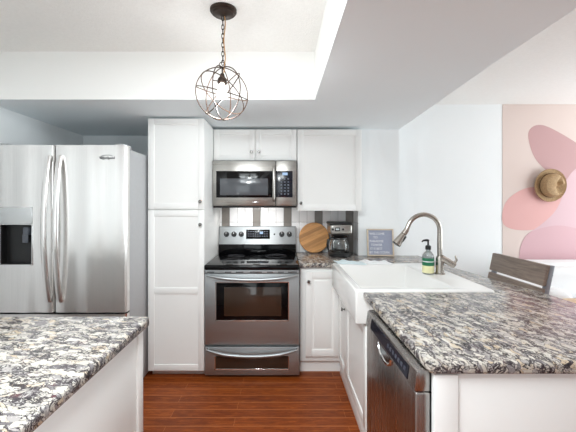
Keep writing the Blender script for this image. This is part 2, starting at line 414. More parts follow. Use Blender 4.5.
b = MB(); b.box(HX0, HX1, FF + 0.05, FF + 0.058, HZ0, HZ1); b.box(HX0, HX0 + 0.004, FF + 0.006, FF + 0.055, HZ0, HZ1); b.box(HX1 - 0.004, HX1, FF + 0.006, FF + 0.055, HZ0, HZ1); b.box(HX0, HX1, FF + 0.006, FF + 0.055, HZ0, HZ0 + 0.004)
b.build('dispenser_recess', black_plastic, fd)
b = MB(); b.box(HX1 - 0.075, HX1 - 0.035, FF + 0.012, FF + 0.05, HZ1 - 0.075, HZ1 - 0.02, 0.006); b.box(HX1 - 0.085, HX1 - 0.045, FF + 0.02, FF + 0.03, HZ1 - 0.13, HZ1 - 0.07, 0.004)
b.build('dispenser_lever', mat('dispenser_lever_grey', rgb(88, 92, 100), 0.3), fd)
b = MB(); b.box(HX0 - 0.002, HX1 + 0.002, FF - 0.004, FF + 0.02, HZ1 + 0.002, HZ1 + 0.125, 0.004)
b.build('dispenser_panel', mat('dispenser_panel_silver', rgb(205, 207, 207), 0.25, 0.6), fd)
b = MB()
for a, c, d, e in ((HX0 - .004, HX0 + .002, HZ0 - .004, HZ1), (HX1 - .002, HX1 + .004, HZ0 - .004, HZ1), (HX0, HX1, HZ0 - .006, HZ0 + .002)): b.box(a, c, FF - 0.003, FF + 0.02, d, e, 0.001)
b.build('dispenser_bezel', chrome, fd)
def bow_handle(xe, side):
    n = 26; pts = []
    for k in range(n + 1):
        u = k / n; z = 0.72 + (1.735 - 0.72) * u; bow = math.sin(PI * u) ** 0.8
        pts.append((xe, FF - 0.010 - 0.052 * bow, z))
    b = MB(); bm = b.bm; rings = []
    for p in pts:
        rings.append([bm.verts.new((p[0] + 0.020 * math.cos(2 * PI * q / 12), p[1] + 0.012 * math.sin(2 * PI * q / 12), p[2])) for q in range(12)])
    for r0, r1 in zip(rings, rings[1:]):
        for q in range(12): bm.faces.new((r0[q], r0[(q + 1) % 12], r1[(q + 1) % 12], r1[q]))
    bm.faces.new(rings[0]); bm.faces.new(rings[-1]); bmesh.ops.recalc_face_normals(bm, faces=bm.faces)
    b.box(pts[0][0] - .016, pts[0][0] + .016, FF - .015, FF + .014, 0.712, 0.752, .004); b.box(pts[-1][0] - .016, pts[-1][0] + .016, FF - .015, FF + .014, 1.70, 1.74, .004)
    return b
bow_handle(-1.618, -1).build('handle', steel_fridge, fd)
bow_handle(-1.540, 1).build('handle', steel_fridge, rd)
badge_m = mat('badge_grey', rgb(96, 98, 102), 0.3, 0.8)
text_mesh('Whirlpool', 0.026, facing(-1.218, FF - 0.0005, 1.715, 1.0), 0.0012, badge_m, 'brand_lettering', rd, 'CENTER')
b = MB(); b.tube([(-1.218 + 0.046 * math.cos(q), FF + 0.001, 1.726 + 0.017 * math.sin(q)) for q in [0.5 + 0.2 * k for k in range(20)]], 0.0016, 6)
b.build('brand_swoosh', badge_m, rd)
for hx in (FX0 + 0.03, FX1 - 0.09): B(hx, hx + 0.06, FF + 0.03, FF + 0.16, FT - 0.012, FT + 0.016, 0.006).build('hinge_cover', fridge_side_m, fr)

# ------------------------------------------------------------------ pantry and wall cabinets
PF = 2.74
fY = lambda d: (lambda u, v, w: (u, d - w, v))
pa = thing('pantry_cabinet', 'tall white two door pantry cabinet between the refrigerator and the stove', 'cabinet', (-0.845, 3.1, 0))
b = MB(); b.box(-1.073, -0.617, PF, 3.485, 0.055, 2.085, 0.001); b.box(-1.06, -0.63, PF + 0.05, 3.4, 0.0, 0.055)
b.build('body', cab, pa)
F = fY(PF)
d = shaker(F, -1.071, -0.619, 1.357, 2.088, 0.05).build('upper_door', cab, pa); knob(F, -0.647, 1.42, 0.02).build('knob', knob_metal, d)
d = shaker(F, -1.071, -0.619, 0.057, 1.350, 0.05, mids=(0.70,)).build('lower_door', cab, pa); knob(F, -0.647, 1.235, 0.02).build('knob', knob_metal, d)

UF = 3.10
uc = thing('wall_cabinet', 'short white two door wall cabinet above the microwave', 'cabinet', (-0.235, 3.25, 1.797))
B(-0.614, 0.144, UF, 3.42, 1.795, 2.078, 0.001).build('body', cab, uc)
F = fY(UF)
d = shaker(F, -0.612, -0.237, 1.797, 2.080, 0.05).build('door', cab, uc); knob(F, -0.270, 1.872, 0.02, 0.012).build('knob', knob_metal, d)
d = shaker(F, -0.233, 0.142, 1.797, 2.080, 0.05).build('door', cab, uc); knob(F, -0.200, 1.872, 0.02, 0.012).build('knob', knob_metal, d)
ur = thing('wall_cabinet', 'tall white single door wall cabinet above the coffee maker', 'cabinet', (0.45, 3.25, 1.338))
B(0.148, 0.7365, UF, 3.42, 1.338, 2.078, 0.001).build('body', cab, ur)
d = shaker(F, 0.150, 0.735, 1.338, 2.080, 0.055).build('door', cab, ur); knob(F, 0.180, 1.408, 0.02).build('knob', knob_metal, d)

# ------------------------------------------------------------------ microwave
MF = 3.03
mw = thing('microwave', 'stainless over the range microwave mounted under the short wall cabinet', 'microwave', (-0.238, 3.2, 1.37))
px = lambda x, s=111.5: (x - 281) / s
pz = lambda y, s=111.5: 1.4 + (204 - y) / s
B(-0.614, 0.138, MF + 0.03, 3.41, 1.372, 1.788, 0.003).build('body', dark_gasket, mw)
dr = MB(); dr.box(-0.616, px(275.6), MF, MF + 0.032, 1.384, 1.788, 0.005)
dr = dr.build('door', steel_mw, mw)
B(px(216.2), px(272.3), MF - 0.002, MF + 0.01, pz(197.6), pz(171), 0.002).build('window_frame', black_gloss, dr)
B(px(220), px(268), MF - 0.0035, MF + 0.01, pz(195.2), pz(178.5), 0.001).build('window_glass', mat('microwave_glass', rgb(92, 95, 100), 0.12), dr)
b = MB(); hx = px(273.8)
b.tube([(hx, MF - 0.004, 1.432), (hx, MF - 0.03, 1.44), (hx, MF - 0.036, 1.46), (hx, MF - 0.036, 1.70), (hx, MF - 0.03, 1.722), (hx, MF - 0.004, 1.73)], 0.0125, 12)
b.build('handle', steel_mw, dr)
B(px(276), 0.139, MF, MF + 0.032, 1.384, 1.788, 0.005).build('control_frame', steel_mw, mw)
cp = B(px(275.8), px(292.6), MF - 0.002, MF + 0.01, pz(197.4), pz(171), 0.002).build('control_panel', panel_navy, mw)
B(px(282.4), px(287.6), MF - 0.003, MF, pz(175.2), pz(172.6)).build('display', screen_lit, cp)
b = MB()
for i in range(3):
    for j in range(6):
        cx, cz = px(281.3 + 3.5 * i), pz(179 + 3.0 * j); b.box(cx - .007, cx + .007, MF - .0028, MF, cz - .0055, cz + .0055, .001, 1)
b.build('keypad', key_print, cp)
b = MB(); b.box(-0.61, 0.134, MF + 0.02, 3.39, 1.366, 1.383, 0.002); b.build('vent_grille', black_plastic, mw)
b = MB(); b.box(-0.26, -0.20, MF - 0.0015, MF + 0.003, 1.412, 1.420, .001); b.build('badge', chrome, mw)

hl = bpy.data.lights.new('tile_fill_light', 'AREA'); hl.shape = 'RECTANGLE'; hl.size = 0.5; hl.size_y = 0.08; hl.energy = 1.2; hl.color = (1.0, 0.98, 0.95)  # added fill lamp under the microwave, brightens the tiles behind the stove
ho = bpy.data.objects.new('tile_fill_light', hl); COL.objects.link(ho); ho.location = (-0.235, 3.22, 1.36); ho.rotation_euler = (math.radians(15), 0, 0)

# ------------------------------------------------------------------ stove
st = thing('stove', 'freestanding stainless electric range with a black glass cooktop', 'stove', (-0.234, 3.05, 0))
SF = 2.715
sx = lambda x, s=124.5: (x - 281) / s
sz = lambda y, s=124.5: 1.4 + (204 - y) / s
B(-0.612, 0.144, SF + 0.03, 3.405, 0.04, 0.885, 0.003).build('body', steel_range, st)
for fx in (-0.58, 0.11):
    for fy_ in (SF + 0.08, 3.34): MB().cyl((fx, fy_, 0), (fx, fy_, 0.045), 0.018, 12).build('foot', black_plastic, st)
ct = B(-0.614, 0.148, 2.69, 3.36, 0.872, 0.914, 0.012, 3).build('cooktop', black_gloss, st)
ringm = mat('burner_ring', rgb(58, 58, 62), 0.2)
for cx, cy, r in ((-0.42, 2.90, 0.105), (-0.05, 2.90, 0.085), (-0.42, 3.18, 0.08), (-0.05, 3.18, 0.105)):
    b = MB(); b.tube([(cx + r * math.cos(q * PI / 24), cy + r * math.sin(q * PI / 24), 0.9138) for q in range(48)], 0.0016, 6, True)
    b.build('burner_ring', ringm, ct)
# vent strip under the cooktop
vs = B(-0.612, 0.146, SF - 0.008, SF + 0.04, 0.842, 0.872, 0.002).build('vent_strip', steel_range, st)
for a, c in ((207.5, 214.5), (225, 231.5), (236, 243.5), (250, 262), (267, 273), (278, 284), (288, 297)): B(sx(a), sx(c), SF - 0.0095, SF, 0.851, 0.858, .001, 1).build('vent_slot', inner_dark, vs)
dr = MB().box(-0.614, 0.148, SF, SF + 0.045, 0.268, 0.838, 0.006).build('oven_door', steel_range, st)
wf = B(sx(216), sx(288.3), SF - 0.002, SF + 0.01, sz(320.3), sz(282.5), 0.003).build('window_frame', black_gloss, dr)
oven_glass = mat('oven_glass', rgb(56, 42, 33), 0.08, Coat_Weight=0.4)
B(sx(224), sx(281.3), SF - 0.0032, SF + 0.01, sz(316), sz(287), 0.002).build('window_glass', oven_glass, wf)
b = MB()
for a0, a1, c0, c1 in ((215.2, 289.1, 281.6, 282.6), (215.2, 289.1, 320.2, 321.2), (215.2, 216.2, 282, 321), (288.2, 289.1, 282, 321)): b.box(sx(a0), sx(a1), SF - .003, SF + .005, sz(c1), sz(c0), .001, 1)
b.build('window_trim', chrome, wf)
def range_handle(z_end, z_mid, x0, x1, r=0.012):
    n = 30; pts = []; rd_ = []
    for k in range(n + 1):
        u = k / n; q = 4 * u * (1 - u)
        pts.append((x0 + (x1 - x0) * u, SF - 0.018 - 0.032 * min(1, q * 1.6), z_end + (z_mid - z_end) * q)); rd_.append(r * (0.55 + 0.45 * min(1, q * 2)))
    b = MB(); b.tube(pts, rd_, 14)
    for xe in (x0 + 0.012, x1 - 0.012): b.cyl((xe, SF + 0.002, z_end), (xe, SF - 0.026, z_end), 0.009, 12)
    return b
range_handle(0.832, 0.800, sx(206.5), sx(297.5), 0.0135).build('handle', steel_range, dr)
dw_ = B(-0.614, 0.148, SF, SF + 0.04, 0.022, 0.252, 0.006).build('drawer', steel_range, st)
B(sx(215.2), sx(288.6), SF - 0.002, SF + 0.01, sz(369.2), sz(355.8), 0.002).build('drawer_glass', oven_glass, dw_)
b = MB()
for a0, a1, c0, c1 in ((214.4, 289.3, 368.8, 370.2), (214.4, 215.4, 356, 370), (288.4, 289.3, 356, 370)): b.box(sx(a0), sx(a1), SF - .003, SF + .005, sz(c1), sz(c0), .001, 1)
b.build('drawer_trim', chrome, dw_)
range_handle(0.236, 0.196, sx(206.5), sx(297.5), 0.0125).build('handle', steel_range, dw_)
# backguard: slightly raked control panel
BG = 3.36
b = MB(); M = Matrix.Rotation(PI / 2, 4, 'Z') @ Matrix.Rotation(PI / 2, 4, 'X')
prof = [(3.335, 0.905), (3.405, 0.905), (3.405, 1.17), (3.375, 1.178), (3.368, 1.172), (3.345, 1.008), (3.335, 0.998)]
b.prism(prof, -0.614, 0.148, 0.003, 2, 0, Matrix(((0, 0, 1, 0), (1, 0, 0, 0), (0, 1, 0, 0), (0, 0, 0, 1))))
bg = b.build('backguard', steel_range, st)
B(-0.612, 0.146, 3.328, 3.345, 0.913, 1.003, 0.003).build('riser_glass', black_gloss, bg)
bx_ = lambda x: (x - 281) / 100.6
bz_ = lambda y: 1.4 + (204 - y) / 100.6
tilt = math.atan2(0.023, 0.164)
def on_guard(z): return 3.345 + (z - 1.008) * 0.023 / 0.164
zc = bz_(234.2)
Mt = Matrix.Translation((bx_(258), on_guard(zc), zc)) @ Matrix.Rotation(-tilt, 4, 'X')
db = MB().box(-0.118, 0.118, -0.004, 0.006, -0.046, 0.046, 0.004, 2, 0, Mt).build('control_display', black_gloss, bg)
b = MB()
for i in range(9):
    for j in range(3): b.box(-0.10 + 0.023 * i, -0.10 + 0.023 * i + 0.013, -0.0052, -0.003, 0.022 - 0.022 * j, 0.028 - 0.022 * j, 0, 1, 0, Mt)
b.build('key_legends', key_print, db)
b = MB(); b.box(0.018, 0.05, -0.0055, -0.003, 0.002, 0.024, 0, 1, 0, Mt); b.build('clock_display', screen_lit, db)
for kx in (226.5, 234.0, 241.3, 281.8, 289.3):
    M = Matrix.Translation((bx_(kx), on_guard(zc) + 0.001, zc)) @ Matrix.Rotation(-tilt, 4, 'X') @ Matrix.Rotation(PI / 2, 4, 'X')
    b = MB(); b.lathe([(0, 0), (0.026, 0), (0.026, 0.006), (0.021, 0.008), (0.019, 0.028), (0.016, 0.031), (0, 0.031)], 24, 0, M)
    k = b.build('control_knob', black_plastic, bg)
    b = MB(); b.box(-0.002, 0.002, 0.002, 0.017, 0.029, 0.0322, 0.0005, 1, 0, M); b.build('pointer', letter_white, k)
M = Matrix.Translation((bx_(274.4), on_guard(zc), zc)) @ Matrix.Rotation(PI / 2, 4, 'X')
MB().lathe([(0, -0.002), (0.008, -0.002), (0.008, 0.002), (0, 0.003)], 14, 0, M).build('indicator_light', inner_dark, bg)

# ------------------------------------------------------------------ base cabinet beside the stove
BF = 2.80
bc = thing('base_cabinet', 'white single door base cabinet between the stove and the sink', 'cabinet', (0.33, 3.1, 0))
b = MB(); b.box(0.158, 0.73, BF, 3.40, 0.10, 0.874, 0.001); b.box(0.158, 0.52, BF + 0.03, 3.3, 0.0, 0.10)
b.build('body', cab, bc)
F = fY(BF)
d = shaker(F, 0.200, 0.486, 0.145, 0.842, 0.055, raised=True).build('door', cab, bc)
knob(F, 0.226, 0.765, 0.02).build('knob', knob_metal, d)

# ------------------------------------------------------------------ peninsula
CX = 0.49
fX = lambda d: (lambda u, v, w: (d - w, u, v))
sc_ = thing('sink_cabinet', 'white sink base cabinet with doors below the farmhouse sink', 'cabinet', (0.78, 2.25, 0))
b = MB(); b.box(CX, 1.07, 1.705, 2.77, 0.10, 0.728, 0.001); b.box(CX, 1.07, 1.705, 1.862, 0.728, 0.874); b.box(CX + 0.004, 1.07, 1.705, 2.77, 0.0, 0.10)
b.box(CX - 0.004, CX + 0.02, 1.705, 2.79, 0.0, 0.095, 0.003)
b.build('body', cab, sc_)
F = fX(CX)
shaker(F, 1.885, 2.445, 0.13, 0.715, 0.06).build('door', cab, sc_)
d = shaker(F, 2.45, 2.755, 0.13, 0.715, 0.06).build('door', cab, sc_); knob(F, 2.487, 0.625, 0.02).build('knob', knob_metal, d)

dwm = thing('dishwasher', 'stainless dishwasher with top control panel under the granite peninsula', 'dishwasher', (0.75, 1.39, 0))
DF, DY0, DY1 = 0.428, 1.075, 1.690
b = MB(); b.box(DF + 0.055, 1.07, DY0 + 0.008, DY1 - 0.005, 0.10, 0.868, 0.002); b.box(0.54, 1.05, DY0 + 0.02, DY1 - 0.02, 0, 0.10)
b.build('body', dark_gasket, dwm)
dd = B(DF, DF + 0.052, DY0, DY1, 0.115, 0.800, 0.006, 3).build('door', steel_dw, dwm)
# raked control fascia
b = MB()
b.prism([(DF - 0.004, 0.803), (DF + 0.052, 0.803), (DF + 0.052, 0.872), (DF + 0.018, 0.872), (DF + 0.004, 0.866)], DY0, DY1, 0.003, 2, 0,
        Matrix(((1, 0, 0, 0), (0, 0, 1, 0), (0, 1, 0, 0), (0, 0, 0, 1))))
cpn = b.build('control_panel', steel_dw, dwm)
Mf = Matrix(((0, 0, -1, DF - 0.001), (1, 0, 0, 0), (0, 1, 0, 0), (0, 0, 0, 1)))
def on_fascia(u0, u1, v0, v1, d0=-0.004, d1=0.0025):
    b = MB(); pts = []
    for k in range(1): pass
    b2 = bmesh.new()
    def P(u, v, e):
        x = DF - 0.004 + 0.008 * (v - 0.803) / 0.063 - e
        return b2.verts.new((x, u, v))
    A = [P(u0, v0, d1), P(u1, v0, d1), P(u1, v1, d1), P(u0, v1, d1)]; C = [P(u0, v0, d0), P(u1, v0, d0), P(u1, v1, d0), P(u0, v1, d0)]
    b2.faces.new(A); b2.faces.new(C)
    for k in range(4): b2.faces.new((A[k], A[(k + 1) % 4], C[(k + 1) % 4], C[k]))
    return b._merge(b2)
pl = on_fascia(1.135, 1.60, 0.812, 0.856).build('control_strip', panel_navy, cpn)
b = MB(); b2 = None
for k in range(7):
    q = on_fascia(1.155 + 0.030 * k, 1.173 + 0.030 * k, 0.828, 0.842, 0.0, 0.0033)
    me = bpy.data.meshes.new('t'); q.bm.to_mesh(me); q.bm.free(); b.bm.from_mesh(me); bpy.data.meshes.remove(me)
b.build('buttons', mat('button_grey', rgb(66, 70, 82), 0.4), pl)
b = MB(); b.tube([(DF - 0.003, 1.39 + 0.085 * math.cos(PI * k / 16), 0.800 - 0.045 * math.sin(PI * k / 16)) for k in range(17)], 0.006, 8)
b.prism([(1.39 + 0.083 * math.cos(PI * k / 16), 0.800 - 0.043 * math.sin(PI * k / 16)) for k in range(17)], -0.001, 0.004, 0, 1, 0, Matrix(((0, 0, -1, DF), (1, 0, 0, 0), (0, 1, 0, 0), (0, 0, 0, 1))))
b.build('grip_pocket', chrome, dd)

pe = thing('peninsula_panel', 'white panelled end and back of the peninsula beneath the granite bar', 'cabinet', (0.9, 1.1, 0))
b = MB(); b.box(0.476, 1.22, 1.052, 1.070, 0, 0.874, 0.001); b.box(1.20, 1.22, 1.07, 3.19, 0, 0.874)
b.build('panel', cab, pe)
b = MB(); b.box(0.474, 0.548, 1.044, 1.054, 0, 0.873, 0.002); b.build('corner_stile', cab, pe)
b = MB(); b.box(0.548, 1.22, 1.046, 1.054, 0, 0.10, 0.002); b.build('base_rail', cab, pe)

b = MB()
pen = [(0.151, 2.77), (0.452, 2.77), (0.452, 2.752), (1.192, 2.752), (1.192, 1.868), (0.455, 1.868), (0.455, 1.055), (0.461, 1.041), (0.475, 1.035),
       (1.40, 1.035), (1.45, 1.05), (1.462, 1.10), (1.455, 1.6), (1.44, 1.9), (1.385, 2.16), (1.335, 2.5), (1.31, 2.9), (1.30, 3.197), (0.726, 3.197), (0.726, 3.413), (0.151, 3.413)]
b.prism(pen, 0.876, 0.914, 0.010, 3)
tag(b.build('countertop', granite_right), 'speckled granite countertop wrapping from the stove round the white sink', 'countertop')

lc = thing('base_cabinet', 'white base cabinet at lower left carrying the near granite counter', 'cabinet', (-1.3, 0.8, 0))
b = MB(); b.box(-2.03, -0.592, -0.4, 1.43, 0, 0.874, 0.002); b.build('body', cab, lc)
b = MB(); b.box(-0.594, -0.584, 1.385, 1.434, 0, 0.873, 0.002); b.build('end_stile', cab, lc)
b = MB(); b.box(-1.98, -0.64, 1.428, 1.446, 0.10, 0.85, 0.002); b.build('back_panel', cab, lc)
b = MB(); b.prism([(-2.035, -0.42), (-0.564, -0.42), (-0.564, 1.445), (-0.570, 1.461), (-0.586, 1.467), (-2.035, 1.467)], 0.876, 0.914, 0.010, 3)
tag(b.build('countertop', granite_left), 'speckled granite countertop at lower left in front of the refrigerator', 'countertop')

# ------------------------------------------------------------------ sink, faucet, soap, cloth
def sink_mesh():
    b = MB(); q = bmesh.new()
    X0, X1, Y0, Y1, Z0, Z1 = 0.414, 1.188, 1.872, 2.748, 0.732, 0.922
    a0, a1, c0, c1, zb = 0.462, 0.985, 1.928, 2.66, 0.75
    def ring(x0, x1, y0, y1, z): return [q.verts.new(p) for p in ((x0, y0, z), (x1, y0, z), (x1, y1, z), (x0, y1, z))]
    ob, ot, it, ib = ring(X0, X1, Y0, Y1, Z0), ring(X0, X1, Y0, Y1, Z1), ring(a0, a1, c0, c1, Z1), ring(a0 + .012, a1 - .012, c0 + .012, c1 - .012, zb)
    q.faces.new(ob); q.faces.new(ib)
    for A, C in ((ob, ot), (ot, it), (it, ib)):
        for k in range(4): q.faces.new((A[k], A[(k + 1) % 4], C[(k + 1) % 4], C[k]))
    bmesh.ops.recalc_face_normals(q, faces=q.faces)
    inner = [e for e in q.edges if all(v in it or v in ib for v in e.verts)]
    bmesh.ops.bevel(q, geom=q.edges[:], offset=0.011, segments=4, profile=0.5, affect='EDGES')
    return b._merge(q)
sk = thing('sink', 'white farmhouse apron sink set in the granite peninsula', 'sink', (0.8, 2.31, 0.732))
sink_mesh().build('basin', porcelain, sk)
M = Matrix.Translation((0.72, 2.30, 0.7505))
MB().lathe([(0, 0.001), (0.03, 0.001), (0.034, 0.003), (0.045, 0.004), (0.048, 0)], 24, 0, M).build('drain', chrome, sk)

fa = thing('faucet', 'brushed nickel gooseneck pull down faucet at the back of the sink', 'faucet', (1.085, 2.31, 0.922))
fx, fy2, fz = 1.085, 2.31, 0.922
M = Matrix.Translation((fx, fy2, fz))
MB().lathe([(0, 0), (0.034, 0), (0.034, 0.006), (0.028, 0.012), (0.026, 0.05), (0.026, 0.105), (0.022, 0.12), (0, 0.122)], 28, 0, M).build('base', nickel, fa)
R_ = 0.112; top = 1.218
pts = [(fx, fy2, 1.03), (fx, fy2, 1.10), (fx, fy2, 1.18)]
for k in range(0, 17):
    a = PI * k / 16 * 0.90
    pts.append((fx - R_ + R_ * math.cos(a) - 0.000, fy2 - 0.01 * k / 16, top + R_ * 0.98 * math.sin(a)))
e = Vector(pts[-1]); dirv = (Vector(pts[-1]) - Vector(pts[-2])).normalized()
pts.append(tuple(e + dirv * 0.03))
MB().tube(pts, [0.0165] * 3 + [0.0155] * (len(pts) - 3), 16).build('spout', nickel, fa)
h0 = e + dirv * 0.03; hd = (dirv + Vector((-0.28, 0, 0))).normalized()
sh = MB(); sh.cyl(h0 - hd * 0.005, h0 + hd * 0.035, 0.0175, 20, 0.0195); sh.cyl(h0 + hd * 0.037, h0 + hd * 0.12, 0.0195, 20, 0.031)
sh = sh.build('spray_head', nickel, fa)
MB().cyl(h0 + hd * 0.119, h0 + hd * 0.124, 0.029, 20).build('nozzle', black_plastic, sh)
pb = h0 + hd * 0.075
MB().box(-0.006, 0.006, -0.008, 0.008, -0.022, 0.022, 0.004, 2, 0, Matrix.Translation(pb + Vector((0.02, -0.014, 0))) @ hd.to_track_quat('Z', 'Y').to_matrix().to_4x4()).build('spray_button', black_plastic, sh)
b = MB(); b.cyl((fx + 0.004, fy2 - 0.008, fz + 0.112), (fx + 0.088, fy2 - 0.03, fz + 0.062), 0.024, 20, 0.020)
b.tube([(fx + 0.080, fy2 - 0.028, fz + 0.075), (fx + 0.098, fy2 - 0.034, fz + 0.10), (fx + 0.088, fy2 - 0.036, fz + 0.128)], [0.009, 0.0075, 0.006], 12)
b.build('lever', nickel, fa)

so = thing('soap_bottle', 'clear soap bottle with green label and black pump beside the faucet', 'soap bottle', (1.01, 2.32, 0.922))
M = Matrix.Translation((1.01, 2.32, 0.9225))
MB().lathe([(0, 0), (0.034, 0), (0.038, 0.004), (0.038, 0.118), (0.034, 0.132), (0.020, 0.150), (0.0145, 0.156), (0.0145, 0.168), (0, 0.168)], 28, 0, M).build('bottle', soap_clear, so)
MB().lathe([(0.0384, 0.058), (0.0388, 0.059), (0.0388, 0.108), (0.0384, 0.109)], 28, 0, M).build('label', label_green, so)['label'] = 'green upper label'
MB().lathe([(0.0384, 0.008), (0.0388, 0.009), (0.0388, 0.0575), (0.0384, 0.058)], 28, 0, M).build('label', label_cream, so)['label'] = 'cream lower label'
b = MB(); b.lathe([(0.0389, 0.083), (0.0391, 0.0835), (0.0391, 0.088), (0.0389, 0.0885)], 28, 0, M); b.build('label_stripe', letter_white, so)
b = MB(); b.lathe([(0, 0.166), (0.0185, 0.166), (0.0185, 0.190), (0.012, 0.194), (0.006, 0.196), (0.0055, 0.222), (0, 0.222)], 20, 0, M)
b.tube([(1.012, 2.32, 0.922 + 0.226), (1.00, 2.318, 0.922 + 0.230), (0.975, 2.315, 0.922 + 0.228), (0.965, 2.313, 0.922 + 0.220)], [0.009, 0.0085, 0.006, 0.005], 10)
b.build('pump', black_plastic, so)

def cloth(x0, x1, y0, y1, z, name, m, seed, amp=0.006, rot=0):
    rnd = random.Random(seed); b = MB(); bm = b.bm; n = 22
    ph = [rnd.uniform(0, 6) for _ in range(4)]
    g = [[None] * (n + 1) for _ in range(n + 1)]; g2 = [[None] * (n + 1) for _ in range(n + 1)]
    for i in range(n + 1):
        for j in range(n + 1):
            u, v = i / n, j / n
            hh = amp * (0.55 + 0.45 * math.sin(u * 9 + ph[0] + 3 * v) * math.sin(v * 5 + ph[1])) + 0.35 * amp * math.sin(u * 17 + ph[2])
            hh = max(hh, 0) * min(1, 8 * min(u, 1 - u, v, 1 - v) + 0.2)
            X = x0 + (x1 - x0) * u + 0.02 * (v - .5) * rot; Y = y0 + (y1 - y0) * v + 0.05 * (u - .5) * rot
            g[i][j] = bm.verts.new((X, Y, z + 0.004 + hh)); g2[i][j] = bm.verts.new((X, Y, z))
    for i in range(n):
        for j in range(n):
            bm.faces.new((g[i][j], g[i + 1][j], g[i + 1][j + 1], g[i][j + 1])); bm.faces.new((g2[i][j], g2[i][j + 1], g2[i + 1][j + 1], g2[i + 1][j]))
    for k in range(n):
        bm.faces.new((g[k][0], g2[k][0], g2[k + 1][0], g[k + 1][0])); bm.faces.new((g[k][n], g[k + 1][n], g2[k + 1][n], g2[k][n]))
        bm.faces.new((g[0][k], g[0][k + 1], g2[0][k + 1], g2[0][k])); bm.faces.new((g[n][k], g2[n][k], g2[n][k + 1], g[n][k + 1]))
    bmesh.ops.recalc_face_normals(bm, faces=bm.faces)
    return b.build(name, m, origin=((x0 + x1) / 2, (y0 + y1) / 2, z))
tag(cloth(0.45, 0.66, 2.672, 2.80, 0.9235, 'dish_cloth', cloth_blue, 3, 0.012, -1), 'pale blue folded dish cloth on the far left rim of the sink', 'dish cloth')
tag(cloth(0.665, 0.87, 2.675, 2.80, 0.9235, 'dish_cloth', cloth_white, 5, 0.012, -1), 'white dish cloth on the far rim, right of the blue cloth', 'dish cloth')

# ------------------------------------------------------------------ things on the back counter
cbX, cbR = 0.330, 0.150
cbd = MB(); lean = math.radians(8)
M = Matrix.Translation((cbX, 3.372, 0.9155 + cbR * math.cos(lean) + 0.001)) @ Matrix.Rotation(-lean, 4, 'X') @ Matrix.Rotation(PI / 2, 4, 'X')
cbd.lathe([(0, -0.009), (cbR - 0.004, -0.009), (cbR, -0.005), (cbR, 0.005), (cbR - 0.004, 0.009), (0, 0.009)], 56, 0, M)
tag(cbd.build('cutting_board', acacia, origin=(cbX, 3.36, 0.915)), 'round striped wooden cutting board leaning on the tiles beside the coffee maker', 'cutting board')

cf = thing('coffee_maker', 'black and stainless drip coffee maker on the counter by the cutting board', 'coffee maker', (0.55, 3.2, 0.914))
cx, cy = 0.545, 3.165
z = 0.9142
M = Matrix.Translation((cx, cy, z)) @ Matrix.Diagonal((1.0, 1.15, 1, 1))
b = MB(); b.lathe([(0, 0), (0.100, 0), (0.104, 0.006), (0.104, 0.024), (0.096, 0.034), (0.07, 0.037), (0, 0.037)], 36, 0, M); b.box(cx - 0.085, cx + 0.108, cy + 0.05, cy + 0.18, z, z + 0.036, 0.01)
b.build('base', black_plastic, cf)
b = MB(); b.box(cx - 0.05, cx + 0.108, cy + 0.105, cy + 0.18, z + 0.03, z + 0.30, 0.018, 3); wt = b.build('water_tank', black_plastic, cf)
b = MB(); b.box(cx - 0.045, cx + 0.075, cy + 0.098, cy + 0.108, z + 0.045, z + 0.20, 0.003); b.build('carafe_reflector', steel_mw, wt)  # steel plate added behind the carafe so its glass looks brighter
b = MB(); b.box(cx - 0.095, cx + 0.105, cy - 0.095, cy + 0.16, z + 0.205, z + 0.300, 0.022, 4); hs = b.build('brew_head', steel_mw, cf)
b = MB(); b.box(cx - 0.098, cx + 0.108, cy - 0.09, cy + 0.18, z + 0.292, z + 0.318, 0.012, 3); b.build('lid', black_plastic, cf)
b = MB(); b.lathe([(0, 0.180), (0.05, 0.180), (0.072, 0.19), (0.085, 0.216), (0, 0.216)], 30, 0, Matrix.Translation((cx, cy, z))); b.build('filter_basket', black_plastic, cf)
b = MB(); b.box(cx - 0.055, cx - 0.01, cy - 0.098, cy - 0.09, z + 0.238, z + 0.272, 0.003); db = b.build('display', black_gloss, hs)
b = MB(); b.box(cx - 0.047, cx - 0.018, cy - 0.0992, cy - 0.0965, z + 0.248, z + 0.264); b.build('clock', mat('lcd_grey', rgb(196, 204, 206), 0.3), db)
for kx in (cx + 0.018, cx - 0.075):
    b = MB(); b.cyl((kx, cy - 0.092, z + 0.255), (kx, cy - 0.104, z + 0.255), 0.010, 16); b.build('button', black_plastic, hs)
M = Matrix.Translation((cx, cy - 0.005, z + 0.038))
b = MB(); b.lathe([(0, 0), (0.070, 0), (0.084, 0.012), (0.090, 0.045), (0.084, 0.085), (0.070, 0.118), (0.062, 0.132), (0.060, 0.132), (0.068, 0.117), (0.082, 0.085), (0.088, 0.045), (0.082, 0.013), (0.068, 0.002), (0, 0.002)], 36, 0, M)
ca = b.build('carafe', glass, cf)
b = MB(); b.lathe([(0.066, 0.122), (0.0715, 0.119), (0.0715, 0.130), (0.066, 0.138), (0, 0.140), (0, 0.1335), (0.066, 0.1335)], 30, 0, M); b.build('carafe_collar', black_plastic, ca)
b = MB(); b.tube([(cx - 0.05, cy - 0.045, z + 0.165), (cx - 0.085, cy - 0.075, z + 0.172), (cx - 0.115, cy - 0.09, z + 0.158), (cx - 0.122, cy - 0.092, z + 0.12), (cx - 0.118, cy - 0.09, z + 0.085), (cx - 0.112, cy - 0.085, z + 0.068)], [0.008, 0.011, 0.012, 0.011, 0.010, 0.007], 12)
b.build('carafe_handle', black_plastic, ca)

